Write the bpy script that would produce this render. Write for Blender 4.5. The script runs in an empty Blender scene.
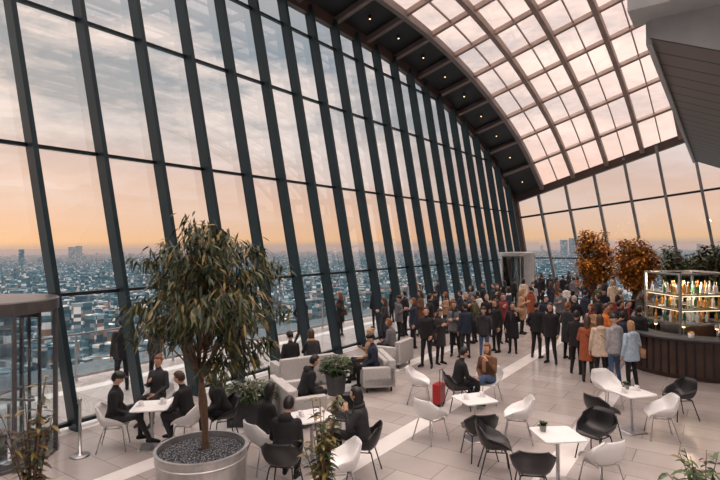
import bpy, math, random
import numpy as np
from mathutils import Vector, Matrix
random.seed(11)
S=bpy.context.scene
try:
    S.view_settings.view_transform='Standard'
    S.view_settings.look='None'
except Exception: pass

# ------------------------------------------------------------------ camera
F=520.0; CH=3.6
cam=bpy.data.objects.new('camera',bpy.data.cameras.new('camera'))
S.collection.objects.link(cam); S.camera=cam
cam.data.sensor_width=36; cam.data.lens=26; cam.data.clip_end=90000; cam.data.clip_start=.05
RC=Matrix.Rotation(math.radians(90.55),3,'X')@Matrix.Rotation(math.radians(-0.5),3,'Z')
cam.matrix_world=Matrix.Translation((0,0,CH))@RC.to_4x4()
def fl(u,v,z=0.0):  # u, v are image pixel coordinates used to place objects
    """back-projects an image pixel through the camera onto the level z"""
    d=RC@Vector(((u-360)/F,(240-v)/F,-1))
    k=(z-CH)/d.z
    return Vector((d.x*k,d.y*k,z))

# ------------------------------------------------------------------ materials
def nt(name):
    m=bpy.data.materials.new(name); m.use_nodes=True
    return m,m.node_tree.nodes,m.node_tree.links,m.node_tree.nodes['Principled BSDF']
def pm(name,c1,c2=None,scale=6,rough=.5,metal=0,bump=0,spec=.5):
    m,N,L,P=nt(name)
    if c2 is None: c2=tuple(x*.8 for x in c1)
    tc=N.new('ShaderNodeTexCoord'); no=N.new('ShaderNodeTexNoise'); no.inputs['Scale'].default_value=scale; no.inputs['Detail'].default_value=5
    L.new(tc.outputs['Object'],no.inputs['Vector'])
    r=N.new('ShaderNodeValToRGB'); r.color_ramp.elements[0].position=.35; r.color_ramp.elements[1].position=.68
    r.color_ramp.elements[0].color=(*c1,1); r.color_ramp.elements[1].color=(*c2,1)
    L.new(no.outputs['Fac'],r.inputs['Fac']); L.new(r.outputs['Color'],P.inputs['Base Color'])
    P.inputs['Roughness'].default_value=rough; P.inputs['Metallic'].default_value=metal
    P.inputs['Specular IOR Level'].default_value=spec
    if bump:
        b=N.new('ShaderNodeBump'); b.inputs['Strength'].default_value=bump; b.inputs['Distance'].default_value=.02
        L.new(no.outputs['Fac'],b.inputs['Height']); L.new(b.outputs['Normal'],P.inputs['Normal'])
    return m
def emis(name,c,s):
    m,N,L,P=nt(name); P.inputs['Base Color'].default_value=(*c,1)
    P.inputs['Emission Color'].default_value=(*c,1); P.inputs['Emission Strength'].default_value=s
    return m
def glass(name,tint,extra=0.0,trans=0.0,ior=1.5):
    m=bpy.data.materials.new(name); m.use_nodes=True; N=m.node_tree.nodes; L=m.node_tree.links; N.clear()
    o=N.new('ShaderNodeOutputMaterial'); t=N.new('ShaderNodeBsdfTransparent'); t.inputs[0].default_value=(*tint,1)
    g=N.new('ShaderNodeBsdfGlossy'); g.inputs['Roughness'].default_value=.01; g.inputs[0].default_value=(.9,.93,.95,1)
    f=N.new('ShaderNodeLayerWeight'); f.inputs['Blend'].default_value=.5
    mp=N.new('ShaderNodeMath'); mp.operation='POWER'; mp.inputs[1].default_value=3.2
    ma=N.new('ShaderNodeMath'); ma.operation='MULTIPLY_ADD'; ma.inputs[1].default_value=.55; ma.inputs[2].default_value=.05+extra
    L.new(f.outputs['Facing'],mp.inputs[0]); L.new(mp.outputs[0],ma.inputs[0])
    mx=N.new('ShaderNodeMixShader'); L.new(ma.outputs[0],mx.inputs[0]); L.new(t.outputs[0],mx.inputs[1]); L.new(g.outputs[0],mx.inputs[2])
    if trans:
        tr=N.new('ShaderNodeBsdfTranslucent'); tr.inputs[0].default_value=(.95,.78,.70,1)
        m2=N.new('ShaderNodeMixShader'); m2.inputs[0].default_value=trans
        L.new(mx.outputs[0],m2.inputs[1]); L.new(tr.outputs[0],m2.inputs[2]); L.new(m2.outputs[0],o.inputs[0])
    else: L.new(mx.outputs[0],o.inputs[0])
    return m

M_fin=pm('fin_blue_grey',(.012,.030,.040),(.018,.038,.048),2,.4,.3)
M_frame=pm('frame_dark',(.018,.026,.032),None,3,.4,.4)
M_arch=pm('arch_brown',(.07,.042,.035),(.055,.036,.03),2,.5,.2)
M_rib=pm('roof_rib_taupe',(.22,.155,.13),(.29,.215,.185),2,.5,.1)
M_ribd=pm('roof_rib_grey',(.20,.16,.15),None,2,.5,.2)
M_black=pm('black_panel',(.007,.009,.011),(.012,.014,.017),1.5,.5)
M_white=pm('white_plastic',(.80,.80,.80),(.74,.74,.75),3,.35)
M_blackp=pm('black_plastic',(.008,.008,.010),(.013,.013,.015),3,.3)
M_steel=pm('brushed_steel',(.55,.55,.56),(.42,.42,.44),9,.3,.95)
M_galv=pm('planter_metal',(.52,.51,.50),(.36,.36,.37),5,.38,.75,.1)
M_sofa=pm('sofa_fabric',(.50,.49,.48),(.42,.41,.41),20,.9,0,.15)
M_dk=pm('dark_planter',(.04,.045,.05),(.06,.06,.07),5,.6)
M_wood=pm('bar_wood',(.07,.036,.026),(.04,.022,.017),3,.5)
M_conc=pm('terrace_stone',(.30,.29,.29),(.24,.24,.24),3,.7)
M_deck=pm('outdoor_paving',(.07,.10,.12),(.055,.08,.095),2,.5)
M_soil=pm('soil',(.03,.022,.018),None,10,.95)
M_bark=pm('bark',(.17,.10,.06),(.10,.06,.04),18,.9,0,.4)
M_lA=pm('leaf_dark',(.012,.024,.009),(.02,.034,.012),4,.5)
M_lB=pm('leaf_mid',(.035,.055,.014),(.05,.066,.018),4,.45)
M_lC=pm('leaf_olive',(.22,.15,.04),(.14,.115,.03),4,.5)
M_oA=pm('leaf_rust',(.40,.13,.015),(.48,.18,.02),4,.55)
M_oB=pm('leaf_gold',(.72,.34,.04),(.6,.25,.03),4,.55)
M_oC=pm('leaf_brown',(.10,.045,.012),(.06,.035,.012),4,.55)
M_gr=pm('leaf_green',(.045,.10,.028),(.08,.13,.032),4,.5)
M_red=pm('red_shell',(.38,.02,.02),None,5,.35)
M_terra=pm('grey_pot',(.3,.3,.29),None,8,.7)
M_lamp=emis('warm_lamp',(1,.55,.22),12)
M_strip=emis('shelf_strip',(1,.72,.45),2.6)
M_spot=emis('downlight_lens',(1,.6,.3),4)
M_amber=pm('amber_bottle',(.6,.24,.05),(.75,.40,.1),9,.15)
M_green_b=pm('green_bottle',(.05,.22,.10),None,9,.15)
G_wall=glass('facade_glass',(.93,.96,.97),.07)
G_end=glass('end_glass',(.88,.92,.94),.03)
G_roof=glass('roof_glass',(.98,.90,.86),.0,.13)
G_rail=glass('rail_glass',(.78,.86,.88),.03)
G_door=glass('door_glass',(.84,.88,.9),.02)

m,N,L,P=nt('gravel'); vo=N.new('ShaderNodeTexVoronoi'); vo.inputs['Scale'].default_value=34
tc=N.new('ShaderNodeTexCoord'); L.new(tc.outputs['Object'],vo.inputs['Vector'])
r=N.new('ShaderNodeValToRGB'); r.color_ramp.elements[0].color=(.45,.46,.5,1); r.color_ramp.elements[1].color=(.02,.022,.028,1); r.color_ramp.elements[1].position=.5
L.new(vo.outputs['Distance'],r.inputs[0]); L.new(r.outputs[0],P.inputs['Base Color']); b=N.new('ShaderNodeBump'); b.inputs['Strength'].default_value=.9; b.invert=True
L.new(vo.outputs['Distance'],b.inputs['Height']); L.new(b.outputs[0],P.inputs['Normal']); P.inputs['Roughness'].default_value=.9
M_gravel=m

# ------------------------------------------------------------------ mesh builder
class MB:
    def __init__(s): s.v=[];s.f=[];s.m=[]
    def add(s,vs,fs,m=0):
        o=len(s.v); s.v.extend([tuple(x) for x in vs]); s.f.extend([tuple(i+o for i in f) for f in fs]); s.m.extend([m]*len(fs))
    def box(s,c,size,m=0,M=None):
        c=Vector(c); hx,hy,hz=[k/2 for k in size]
        vs=[]
        for z in(-hz,hz):
            for x,y in((-hx,-hy),(hx,-hy),(hx,hy),(-hx,hy)):
                p=Vector((x,y,z)); p=(M@p) if M is not None else p
                vs.append(c+p)
        s.add(vs,[(3,2,1,0),(4,5,6,7),(0,1,5,4),(1,2,6,5),(2,3,7,6),(3,0,4,7)],m)
    def beam(s,a,b,w,d,m=0,up=(0,0,1)):
        a=Vector(a);b=Vector(b);t=(b-a).normalized();up=Vector(up)
        sd=t.cross(up).normalized();u=sd.cross(t).normalized()
        vs=[]
        for p in(a,b):
            for x,y in((-1,-1),(1,-1),(1,1),(-1,1)): vs.append(p+sd*(x*w/2)+u*(y*d/2))
        s.add(vs,[(3,2,1,0),(4,5,6,7),(0,1,5,4),(1,2,6,5),(2,3,7,6),(3,0,4,7)],m)
    def tube(s,pts,rs,m=0,n=8,rnd=False,flat=1.0):
        pts=[Vector(p) for p in pts]; rs=list(rs) if hasattr(rs,'__len__') else [rs]*len(pts)
        tg=[]
        for i in range(len(pts)):
            a=pts[max(0,i-1)];b=pts[min(len(pts)-1,i+1)]; tg.append((b-a).normalized())
        if rnd:
            P2=[];R2=[];T2=[]
            for k,(o,q) in enumerate(((.97,.25),(.75,.66),(.4,.92))): P2.append(pts[0]-tg[0]*rs[0]*o);R2.append(rs[0]*q);T2.append(tg[0])
            P2+=pts;R2+=rs;T2+=tg
            for k,(o,q) in enumerate(((.4,.92),(.75,.66),(.97,.25))): P2.append(pts[-1]+tg[-1]*rs[-1]*o);R2.append(rs[-1]*q);T2.append(tg[-1])
            pts,rs,tg=P2,R2,T2
        ref=Vector((0,0,1)) if abs(tg[0].z)<.9 else Vector((0,1,0))
        vs=[];u=None
        for p,rr,t in zip(pts,rs,tg):
            if u is None: u=t.cross(ref).normalized()
            else:
                u=(u-t*u.dot(t)); u=u.normalized() if u.length>1e-6 else t.cross(ref).normalized()
            w=t.cross(u)
            for k in range(n):
                a=2*math.pi*k/n; vs.append(p+u*(math.cos(a)*rr)+w*(math.sin(a)*rr*flat))
        fs=[]
        for i in range(len(pts)-1):
            for k in range(n):
                k2=(k+1)%n; fs.append((i*n+k,i*n+k2,(i+1)*n+k2,(i+1)*n+k))
        fs.append(tuple(reversed(range(n)))); fs.append(tuple((len(pts)-1)*n+k for k in range(n)))
        s.add(vs,fs,m)
    def rings(s,rings,m=0,cap=True):
        n=len(rings[0]); vs=[p for r in rings for p in r]; fs=[]
        for i in range(len(rings)-1):
            for k in range(n):
                k2=(k+1)%n; fs.append((i*n+k,i*n+k2,(i+1)*n+k2,(i+1)*n+k))
        if cap: fs.append(tuple(reversed(range(n)))); fs.append(tuple((len(rings)-1)*n+k for k in range(n)))
        s.add(vs,fs,m)
    def lathe(s,prof,m=0,n=28,c=(0,0,0),cap=True):
        c=Vector(c)
        s.rings([[c+Vector((r*math.cos(2*math.pi*k/n),r*math.sin(2*math.pi*k/n),z)) for k in range(n)] for r,z in prof],m,cap)
    def sph(s,M,m=0,nu=10,nv=7):
        vs,fs=usph(nu,nv); s.add([M@Vector(v) for v in vs],fs,m)
    def mesh(s,name,mats,smooth=False):
        me=bpy.data.meshes.new(name); me.from_pydata(s.v,[],s.f)
        for x in mats: me.materials.append(x)
        me.polygons.foreach_set('material_index',s.m)
        if smooth: me.polygons.foreach_set('use_smooth',[True]*len(s.f))
        me.update(); return me
    def obj(s,name,mats,smooth=False,loc=(0,0,0),rz=0):
        o=bpy.data.objects.new(name,s.mesh(name,mats,smooth)); S.collection.objects.link(o)
        o.location=loc; o.rotation_euler=(0,0,rz); return o
def usph(nu,nv):
    vs=[(0,0,-1)];fs=[]
    for j in range(1,nv):
        p=-math.pi/2+math.pi*j/nv
        for i in range(nu):
            a=2*math.pi*i/nu; vs.append((math.cos(p)*math.cos(a),math.cos(p)*math.sin(a),math.sin(p)))
    vs.append((0,0,1)); top=len(vs)-1
    for i in range(nu):
        i2=(i+1)%nu; fs.append((0,1+i2,1+i))
        for j in range(nv-2): a=1+j*nu; fs.append((a+i,a+i2,a+nu+i2,a+nu+i))
        a=1+(nv-2)*nu; fs.append((a+i,a+i2,top))
    return vs,fs
def bevel(o,w,seg=2):
    b=o.modifiers.new('bevel','BEVEL'); b.width=w; b.segments=seg; b.limit_method='ANGLE'
def inst(me,name,loc,rz=0,sc=1,mods=None):
    o=bpy.data.objects.new(name,me); S.collection.objects.link(o); o.location=loc; o.rotation_euler=(0,0,rz); o.scale=(sc,)*3
    return o

# ------------------------------------------------------------------ hall frame: t along facade, r to the right of it
TA=Vector((.5736,.819,0)); RA=Vector((.819,-.5736,0)); P0=Vector((-6.7,9.7,0))
def H(t,r,z=0): return P0+TA*t+RA*r+Vector((0,0,z))
LEAN=-.150
def WP(t,z): return P0+TA*t+Vector((LEAN*(z-3.6),0,z))
key=[(-18,12.1),(-12,12.1),(-6,12.1),(0,12.1),(6,12.1),(12,12.1),(16.9,11.9),(21.9,11.0),(27.0,9.1),(30.3,6.5),(31.5,4.8)]
curve=[]
for i in range(1,len(key)-2):
    for k in range(12):
        u=k/12; p=[np.array(key[i+j]) for j in(-1,0,1,2)]
        q=.5*((2*p[1])+(-p[0]+p[2])*u+(2*p[0]-5*p[1]+4*p[2]-p[3])*u*u+(-p[0]+3*p[1]-3*p[2]+p[3])*u**3)
        curve.append(tuple(q))
curve.append(key[-2])
CT=[c[0] for c in curve]; CZ=[c[1] for c in curve]
def zarch(t): return float(np.interp(t,CT,CZ))
seg=[0]
for a,b in zip(curve,curve[1:]): seg.append(seg[-1]+math.hypot(a[0]-b[0],a[1]-b[1]))
def at_arc(s): return float(np.interp(s,seg,CT)),float(np.interp(s,seg,CZ))
TOT=seg[-1]
KR=.30
def RP(t,z,r): return WP(t,z)+RA*r+Vector((0,0,KR*r))
TEND=30.4

# floor
m,N,L,P=nt('floor_stone')
tc=N.new('ShaderNodeTexCoord'); sp=N.new('ShaderNodeSeparateXYZ'); L.new(tc.outputs['Object'],sp.inputs[0])
def mth(op,a,b=None,c=None):
    n=N.new('ShaderNodeMath'); n.operation=op
    for i,x in enumerate((a,b,c)):
        if x is None: continue
        if isinstance(x,(int,float)): n.inputs[i].default_value=x
        else: L.new(x,n.inputs[i])
    return n.outputs[0]
rr=mth('MODULO',mth('ADD',sp.outputs['X'],20.0+2.2),2.8)   # local X is r
stripe=mth('LESS_THAN',rr,.40)
br=N.new('ShaderNodeTexBrick'); L.new(tc.outputs['Object'],br.inputs['Vector']); br.inputs['Scale'].default_value=1
br.inputs['Brick Width'].default_value=1.22; br.inputs['Row Height'].default_value=.61; br.inputs['Mortar Size'].default_value=.007
br.inputs['Color1'].default_value=(.38,.345,.33,1); br.inputs['Color2'].default_value=(.46,.42,.40,1); br.inputs['Mortar'].default_value=(.21,.19,.185,1)
no=N.new('ShaderNodeTexNoise'); no.inputs['Scale'].default_value=1.3; no.inputs['Detail'].default_value=8; L.new(tc.outputs['Object'],no.inputs['Vector'])
mx=N.new('ShaderNodeMix'); mx.data_type='RGBA'; L.new(stripe,mx.inputs[0]); L.new(br.outputs['Color'],mx.inputs[6]); mx.inputs[7].default_value=(.78,.755,.74,1)
m2=N.new('ShaderNodeMix'); m2.data_type='RGBA'; m2.blend_type='MULTIPLY'; m2.inputs[0].default_value=.5
r=N.new('ShaderNodeValToRGB'); r.color_ramp.elements[0].position=.3; r.color_ramp.elements[0].color=(.72,.7,.7,1); r.color_ramp.elements[1].position=.65
L.new(no.outputs[0],r.inputs[0]); L.new(mx.outputs[2],m2.inputs[6]); L.new(r.outputs[0],m2.inputs[7]); L.new(m2.outputs[2],P.inputs['Base Color'])
rrg=N.new('ShaderNodeMapRange'); rrg.inputs['To Min'].default_value=.06; rrg.inputs['To Max'].default_value=.30; L.new(no.outputs[0],rrg.inputs[0]); L.new(rrg.outputs[0],P.inputs['Roughness'])
P.inputs['Specular IOR Level'].default_value=.6
M_floor=m
yaw=math.atan2(RA.y,RA.x)
mb=MB(); mb.box((9.2,9,-.15),(26.0,43.2,.3)); fo=mb.obj('floor',[M_floor],loc=H(0,0),rz=yaw)
RB=-3.3
mb=MB(); mb.box((-3.8+1.9+RB/2+.05,9,-.16),(3.8+.0,43.2,.3)); o=mb.obj('outdoor_terrace',[M_deck],loc=H(0,0),rz=yaw)

# facade -------------------------------------------------
wroot=bpy.data.objects.new('window_1',None); S.collection.objects.link(wroot)
mb=MB()
sp_=1.42; ts=[.77+sp_*i for i in range(-9,21)]
for t in ts:
    zt=zarch(t)
    mb.beam(WP(t,0)+RA*.12,WP(t,zt)+RA*.12,.10,.28,0,up=RA)
    mb.beam(WP(t,0)-RA*.07,WP(t,zt)-RA*.07,.05,.10,1,up=RA)
o=mb.obj('mullions',[M_fin,M_frame]); o.parent=wroot
mb=MB()
for z in (.12,2.65,5.65,8.65,11.0):
    tmax=max([t for t in np.linspace(-12,TEND,300) if zarch(t)>=z])
    mb.beam(WP(-12,z)-RA*.03,WP(tmax,z)-RA*.03,.12,.07,0)
o=mb.obj('transoms',[M_frame]); o.parent=wroot
mb=MB(); tt=list(np.linspace(-12,TEND,70)); vs=[];fs=[]
for t in tt: vs+= [WP(t,0)-RA*.06,WP(t,zarch(t))-RA*.06]
for i in range(len(tt)-1): fs.append((2*i,2*i+2,2*i+3,2*i+1))
mb.add(vs,fs); o=mb.obj('glass_panes',[G_wall]); o.parent=wroot

# roof ---------------------------------------------------
croot=bpy.data.objects.new('ceiling',None); S.collection.objects.link(croot)
NR=12; RW=1.9
ss=[TOT-.05-2.15*i for i in range(0,20) if TOT-2.15*i>0.5]
fine=[TOT*i/60 for i in range(61)]
mb=MB()
def arcn(s_):
    t,z=at_arc(s_); t2,z2=at_arc(max(0,s_-.2)); return t,z,Vector((TA.x*-(z-z2),TA.y*-(z-z2),(t-t2))).normalized()
for j in range(NR):
    r_=j*RW
    for a,b in zip(fine,fine[1:]):
        ta,za=at_arc(a);tb,zb=at_arc(b)
        nrm=Vector((TA.x*-(zb-za),TA.y*-(zb-za),(tb-ta))).normalized()
        if j==0: mb.beam(RP(ta,za,r_),RP(tb,zb,r_),.26,.5,1,up=nrm)
        else:
            mb.beam(RP(ta,za,r_),RP(tb,zb,r_),.22 ,.3,0 if j>1 else 2,up=nrm)
            if j<NR-1: mb.beam(RP(ta,za,r_+RW/2)+nrm*.08,RP(tb,zb,r_+RW/2)+nrm*.08,.05 ,.08,0,up=nrm)
for i,s_ in enumerate(ss):
    t,z,nrm=arcn(s_)
    mb.beam(RP(t,z,0)-nrm*.02,RP(t,z,RW)-nrm*.02,.20,.22,2,up=nrm)
    mb.beam(RP(t,z,RW)+nrm*.05,RP(t,z,RW*(NR-1))+nrm*.05,.15 ,.22,0,up=nrm)
t,z=at_arc(TOT); mb.beam(RP(t,z,-.2),RP(t,z,RW*(NR-1)),.40,.45,1)
mb.beam(WP(TEND,0),WP(TEND,z+.1),.35,.45,1,up=RA)
o=mb.obj('roof_ribs',[M_rib,M_arch,M_ribd]); o.parent=croot
mb=MB()
def roofstrip(r0,r1,off):
    vs=[];fs=[]
    for i,a in enumerate(fine):
        t,z=at_arc(a); vs+=[RP(t,z,r0)+Vector((0,0,off)),RP(t,z,r1)+Vector((0,0,off))]
    for i in range(len(fine)-1): fs.append((2*i,2*i+1,2*i+3,2*i+2))
    return vs,fs
v_,f_=roofstrip(0,RW,.12); mb.add(v_,f_,0)
o=mb.obj('solid_edge_panels',[M_black]); o.parent=croot
mb=MB(); v_,f_=roofstrip(RW,RW*(NR-1),.14); mb.add(v_,f_,0); o=mb.obj('roof_glazing',[G_roof]); o.parent=croot
mb=MB()
for s_ in ss[:9]:
    t,z,nrm=arcn(s_-1.07); p=RP(t,z,RW*.5)+nrm*.02
    mb.tube([p+nrm*.1,p-nrm*.03],.055,0,12); mb.tube([p-nrm*.03,p-nrm*.035],.035,1,12)
o=mb.obj('downlights',[M_blackp,M_spot]); o.parent=croot

# far end wall ------------------------------------------
eroot=bpy.data.objects.new('window_2',None); S.collection.objects.link(eroot)
def EP(r,z): return H(TEND,r,0)+Vector((LEAN*(z-3.6),0,z))
z0=at_arc(TOT)[1]
mb=MB()
for i in range(1,13):
    r_=i*1.75; zt=z0+KR*r_
    mb.beam(EP(r_+.1,0),EP(r_-.15,zt),.15,.26,0,up=TA)
for z in (.1,2.65): mb.beam(EP(0,z),EP(21.5,z),.10,.08,1)
mb.beam(EP(0,5.3),EP(21.5,7.6),.12,.12,1)
o=mb.obj('mullions',[pm('end_mullion',(.22,.23,.24),None,2,.4,.3),M_frame]); o.parent=eroot
mb=MB(); mb.add([EP(0,0)+TA*.1,EP(21.6,0)+TA*.1,EP(21.6,z0+KR*21.6)+TA*.1,EP(0,z0)+TA*.1],[(0,1,2,3)]); o=mb.obj('glass_panes',[G_end]); o.parent=eroot

mb=MB(); mb.box((22.4,9,6.5),(.4,43.2,13)); mb.obj('wall_right',[M_conc],loc=H(0,0),rz=yaw)
mb=MB(); mb.box((9,-12.8,6),(26.4,.4,12)); mb.obj('wall_back',[M_conc],loc=H(0,0),rz=yaw)

# outdoor balustrade
mb=MB()
for i in range(-6,24):
    t=i*1.5; mb.beam(H(t,RB,0),H(t,RB,1.25),.05,.05,0,up=RA)
mb.beam(H(-10,RB,1.25),H(34,RB,1.25),.07,.05,0); mb.beam(H(-10,RB,.12),H(34,RB,.12),.05,.08,0)
mb.add([H(-10,RB,.1),H(34,RB,.1),H(34,RB,1.22),H(-10,RB,1.22)],[(0,1,2,3)],1)
mb.obj('glass_balustrade',[M_steel,G_rail])

# upper terrace on the right ----------------------------
m,N,L,P=nt('slatted_soffit'); tc=N.new('ShaderNodeTexCoord'); sp=N.new('ShaderNodeSeparateXYZ'); L.new(tc.outputs['Object'],sp.inputs[0])
q=mth('LESS_THAN',mth('MODULO',mth('ADD',sp.outputs['Y'],50.0),.9),.09)
mx=N.new('ShaderNodeMix'); mx.data_type='RGBA'; L.new(q,mx.inputs[0]); mx.inputs[6].default_value=(.14,.118,.112,1); mx.inputs[7].default_value=(.015,.014,.014,1)
L.new(mx.outputs[2],P.inputs['Base Color']); P.inputs['Roughness'].default_value=.5; M_soff=m
M_fascia=pm('fascia_grey',(.38,.40,.41),(.32,.34,.35),2,.5,.2)
mb=MB()
def prism(mb,poly,y0,y1,m):
    n=len(poly); vs=[(x,y0,z) for x,z in poly]+[(x,y1,z) for x,z in poly]
    fs=[tuple(range(n)),tuple(reversed(range(n,2*n)))]
    mb.add(vs,fs,m[1])
    mb.add(vs,[(i,n+i,n+(i+1)%n,(i+1)%n) for i in range(n)],m[0])
prism(mb,[(9.9,7.65),(14.5,5.6),(18,5.6),(18,9.6),(9.9,8.1)],7.6,26.8,(0,1))
prism(mb,[(9.6,8.0),(18,8.0),(18,8.7),(9.6,8.7)],6.9,7.8,(1,1))
prism(mb,[(9.82,7.55),(9.92,7.55),(9.92,8.15),(9.82,8.15)],7.7,26.8,(1,1))
prism(mb,[(14.5,0),(15.1,0),(15.1,5.7),(14.5,5.7)],8.5,9.1,(1,1)); prism(mb,[(14.5,0),(15.1,0),(15.1,5.7),(14.5,5.7)],25,25.6,(1,1))
mb.obj('upper_terrace',[M_soff,M_fascia,M_black],loc=H(0,0),rz=yaw)

# ------------------------------------------------------------------ outside world
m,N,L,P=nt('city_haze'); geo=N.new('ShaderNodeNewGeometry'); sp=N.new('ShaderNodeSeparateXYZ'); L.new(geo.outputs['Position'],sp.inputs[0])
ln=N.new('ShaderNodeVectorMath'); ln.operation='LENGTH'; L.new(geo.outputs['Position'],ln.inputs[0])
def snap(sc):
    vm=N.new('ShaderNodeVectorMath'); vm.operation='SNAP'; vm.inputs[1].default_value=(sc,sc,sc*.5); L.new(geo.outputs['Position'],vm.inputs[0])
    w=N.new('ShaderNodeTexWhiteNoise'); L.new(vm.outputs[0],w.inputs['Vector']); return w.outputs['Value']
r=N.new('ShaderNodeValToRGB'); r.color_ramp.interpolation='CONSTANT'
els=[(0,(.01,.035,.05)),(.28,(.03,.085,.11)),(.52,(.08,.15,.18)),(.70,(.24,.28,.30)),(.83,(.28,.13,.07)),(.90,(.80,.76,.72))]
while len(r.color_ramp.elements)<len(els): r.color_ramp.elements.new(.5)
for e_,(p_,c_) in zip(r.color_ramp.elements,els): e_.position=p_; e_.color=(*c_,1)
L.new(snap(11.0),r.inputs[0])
hz=mth('SUBTRACT',1.0,mth('POWER',2.718,mth('MULTIPLY',ln.outputs['Value'],-1/6500.0)))  # air haze painted into the city material, stronger with distance
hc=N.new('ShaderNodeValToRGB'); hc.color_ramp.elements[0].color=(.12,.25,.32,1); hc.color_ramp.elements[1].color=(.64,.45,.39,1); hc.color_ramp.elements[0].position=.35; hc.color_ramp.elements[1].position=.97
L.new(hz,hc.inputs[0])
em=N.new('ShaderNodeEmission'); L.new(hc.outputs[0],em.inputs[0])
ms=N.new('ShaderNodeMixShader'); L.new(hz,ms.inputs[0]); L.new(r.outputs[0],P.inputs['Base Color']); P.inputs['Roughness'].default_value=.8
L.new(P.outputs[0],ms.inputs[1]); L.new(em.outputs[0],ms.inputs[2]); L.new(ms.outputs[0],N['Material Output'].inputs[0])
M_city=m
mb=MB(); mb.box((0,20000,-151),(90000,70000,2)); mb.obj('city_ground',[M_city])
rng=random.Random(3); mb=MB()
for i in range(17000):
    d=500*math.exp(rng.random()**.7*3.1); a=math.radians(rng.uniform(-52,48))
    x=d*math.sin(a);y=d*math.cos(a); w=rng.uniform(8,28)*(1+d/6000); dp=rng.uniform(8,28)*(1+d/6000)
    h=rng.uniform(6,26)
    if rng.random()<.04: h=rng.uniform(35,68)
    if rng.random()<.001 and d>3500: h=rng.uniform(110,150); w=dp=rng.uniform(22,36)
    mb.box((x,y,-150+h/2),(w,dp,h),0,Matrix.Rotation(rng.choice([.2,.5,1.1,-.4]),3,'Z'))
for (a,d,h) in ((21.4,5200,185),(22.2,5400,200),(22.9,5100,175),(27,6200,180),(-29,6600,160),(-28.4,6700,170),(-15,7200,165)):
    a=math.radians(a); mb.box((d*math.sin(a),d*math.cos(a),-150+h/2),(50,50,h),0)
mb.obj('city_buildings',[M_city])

# sky
w=bpy.data.worlds.new('dusk_sky'); S.world=w; w.use_nodes=True; N=w.node_tree.nodes; L=w.node_tree.links
bg=N['Background']; tc=N.new('ShaderNodeTexCoord'); sp=N.new('ShaderNodeSeparateXYZ'); L.new(tc.outputs['Generated'],sp.inputs[0])
r=N.new('ShaderNodeValToRGB'); els=[(0,(.64,.45,.37)),(.010,(.98,.58,.33)),(.05,(.95,.60,.42)),(.13,(.78,.57,.49)),(.22,(.47,.48,.50)),(.34,(.34,.40,.45)),(.55,(.75,.65,.62)),(1,(1.0,.94,.90))]
while len(r.color_ramp.elements)<len(els): r.color_ramp.elements.new(.5)
for e_,(p_,c_) in zip(r.color_ramp.elements,els): e_.position=p_; e_.color=(*c_,1)
L.new(sp.outputs['Z'],r.inputs[0])
mp=N.new('ShaderNodeMapping'); mp.inputs['Scale'].default_value=(1,1,3.4); L.new(tc.outputs['Generated'],mp.inputs[0])
no=N.new('ShaderNodeTexNoise'); no.inputs['Scale'].default_value=3.2; no.inputs['Detail'].default_value=10; no.inputs['Roughness'].default_value=.62; L.new(mp.outputs[0],no.inputs['Vector'])
cr=N.new('ShaderNodeValToRGB'); cr.color_ramp.elements[0].position=.44; cr.color_ramp.elements[0].color=(0,0,0,1); cr.color_ramp.elements[1].position=.60; L.new(no.outputs[0],cr.inputs[0])
fade=mth('MULTIPLY',mth('SMOOTH_MIN',mth('MULTIPLY',sp.outputs['Z'],5.0),.92,.1),cr.outputs[0])
mx=N.new('ShaderNodeMix'); mx.data_type='RGBA'; L.new(fade,mx.inputs[0]); L.new(r.outputs[0],mx.inputs[6]); mx.inputs[7].default_value=(.94,.80,.74,1)
dr=N.new('ShaderNodeVectorMath'); dr.operation='DOT_PRODUCT'; dr.inputs[1].default_value=(.72,.60,.33); L.new(tc.outputs['Generated'],dr.inputs[0])
gr=mth('MULTIPLY',mth('POWER',mth('MAXIMUM',dr.outputs['Value'],0.0),6.0),mth('MINIMUM',mth('MULTIPLY',sp.outputs['Z'],4.0),1.0))
m4=N.new('ShaderNodeMix'); m4.data_type='RGBA'; m4.blend_type='ADD'; L.new(gr,m4.inputs[0]); L.new(mx.outputs[2],m4.inputs[6]); m4.inputs[7].default_value=(.24,.13,.10,1)
dt=N.new('ShaderNodeVectorMath'); dt.operation='DOT_PRODUCT'; dt.inputs[1].default_value=(-.72,.69,-.02); L.new(tc.outputs['Generated'],dt.inputs[0])
gl=mth('POWER',mth('MAXIMUM',dt.outputs['Value'],0.0),9.0)
m3=N.new('ShaderNodeMix'); m3.data_type='RGBA'; m3.blend_type='ADD'; L.new(gl,m3.inputs[0]); L.new(m4.outputs[2],m3.inputs[6]); m3.inputs[7].default_value=(.26,.11,.01,1)
st=N.new('ShaderNodeMapRange'); st.inputs['From Min'].default_value=.5; st.inputs['From Max'].default_value=.85; st.inputs['To Min'].default_value=1.0; st.inputs['To Max'].default_value=5.2  # unseen zenith boosted as added fill light for the hall
L.new(sp.outputs['Z'],st.inputs[0]); L.new(m3.outputs[2],bg.inputs[0]); L.new(st.outputs[0],bg.inputs[1])

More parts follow.
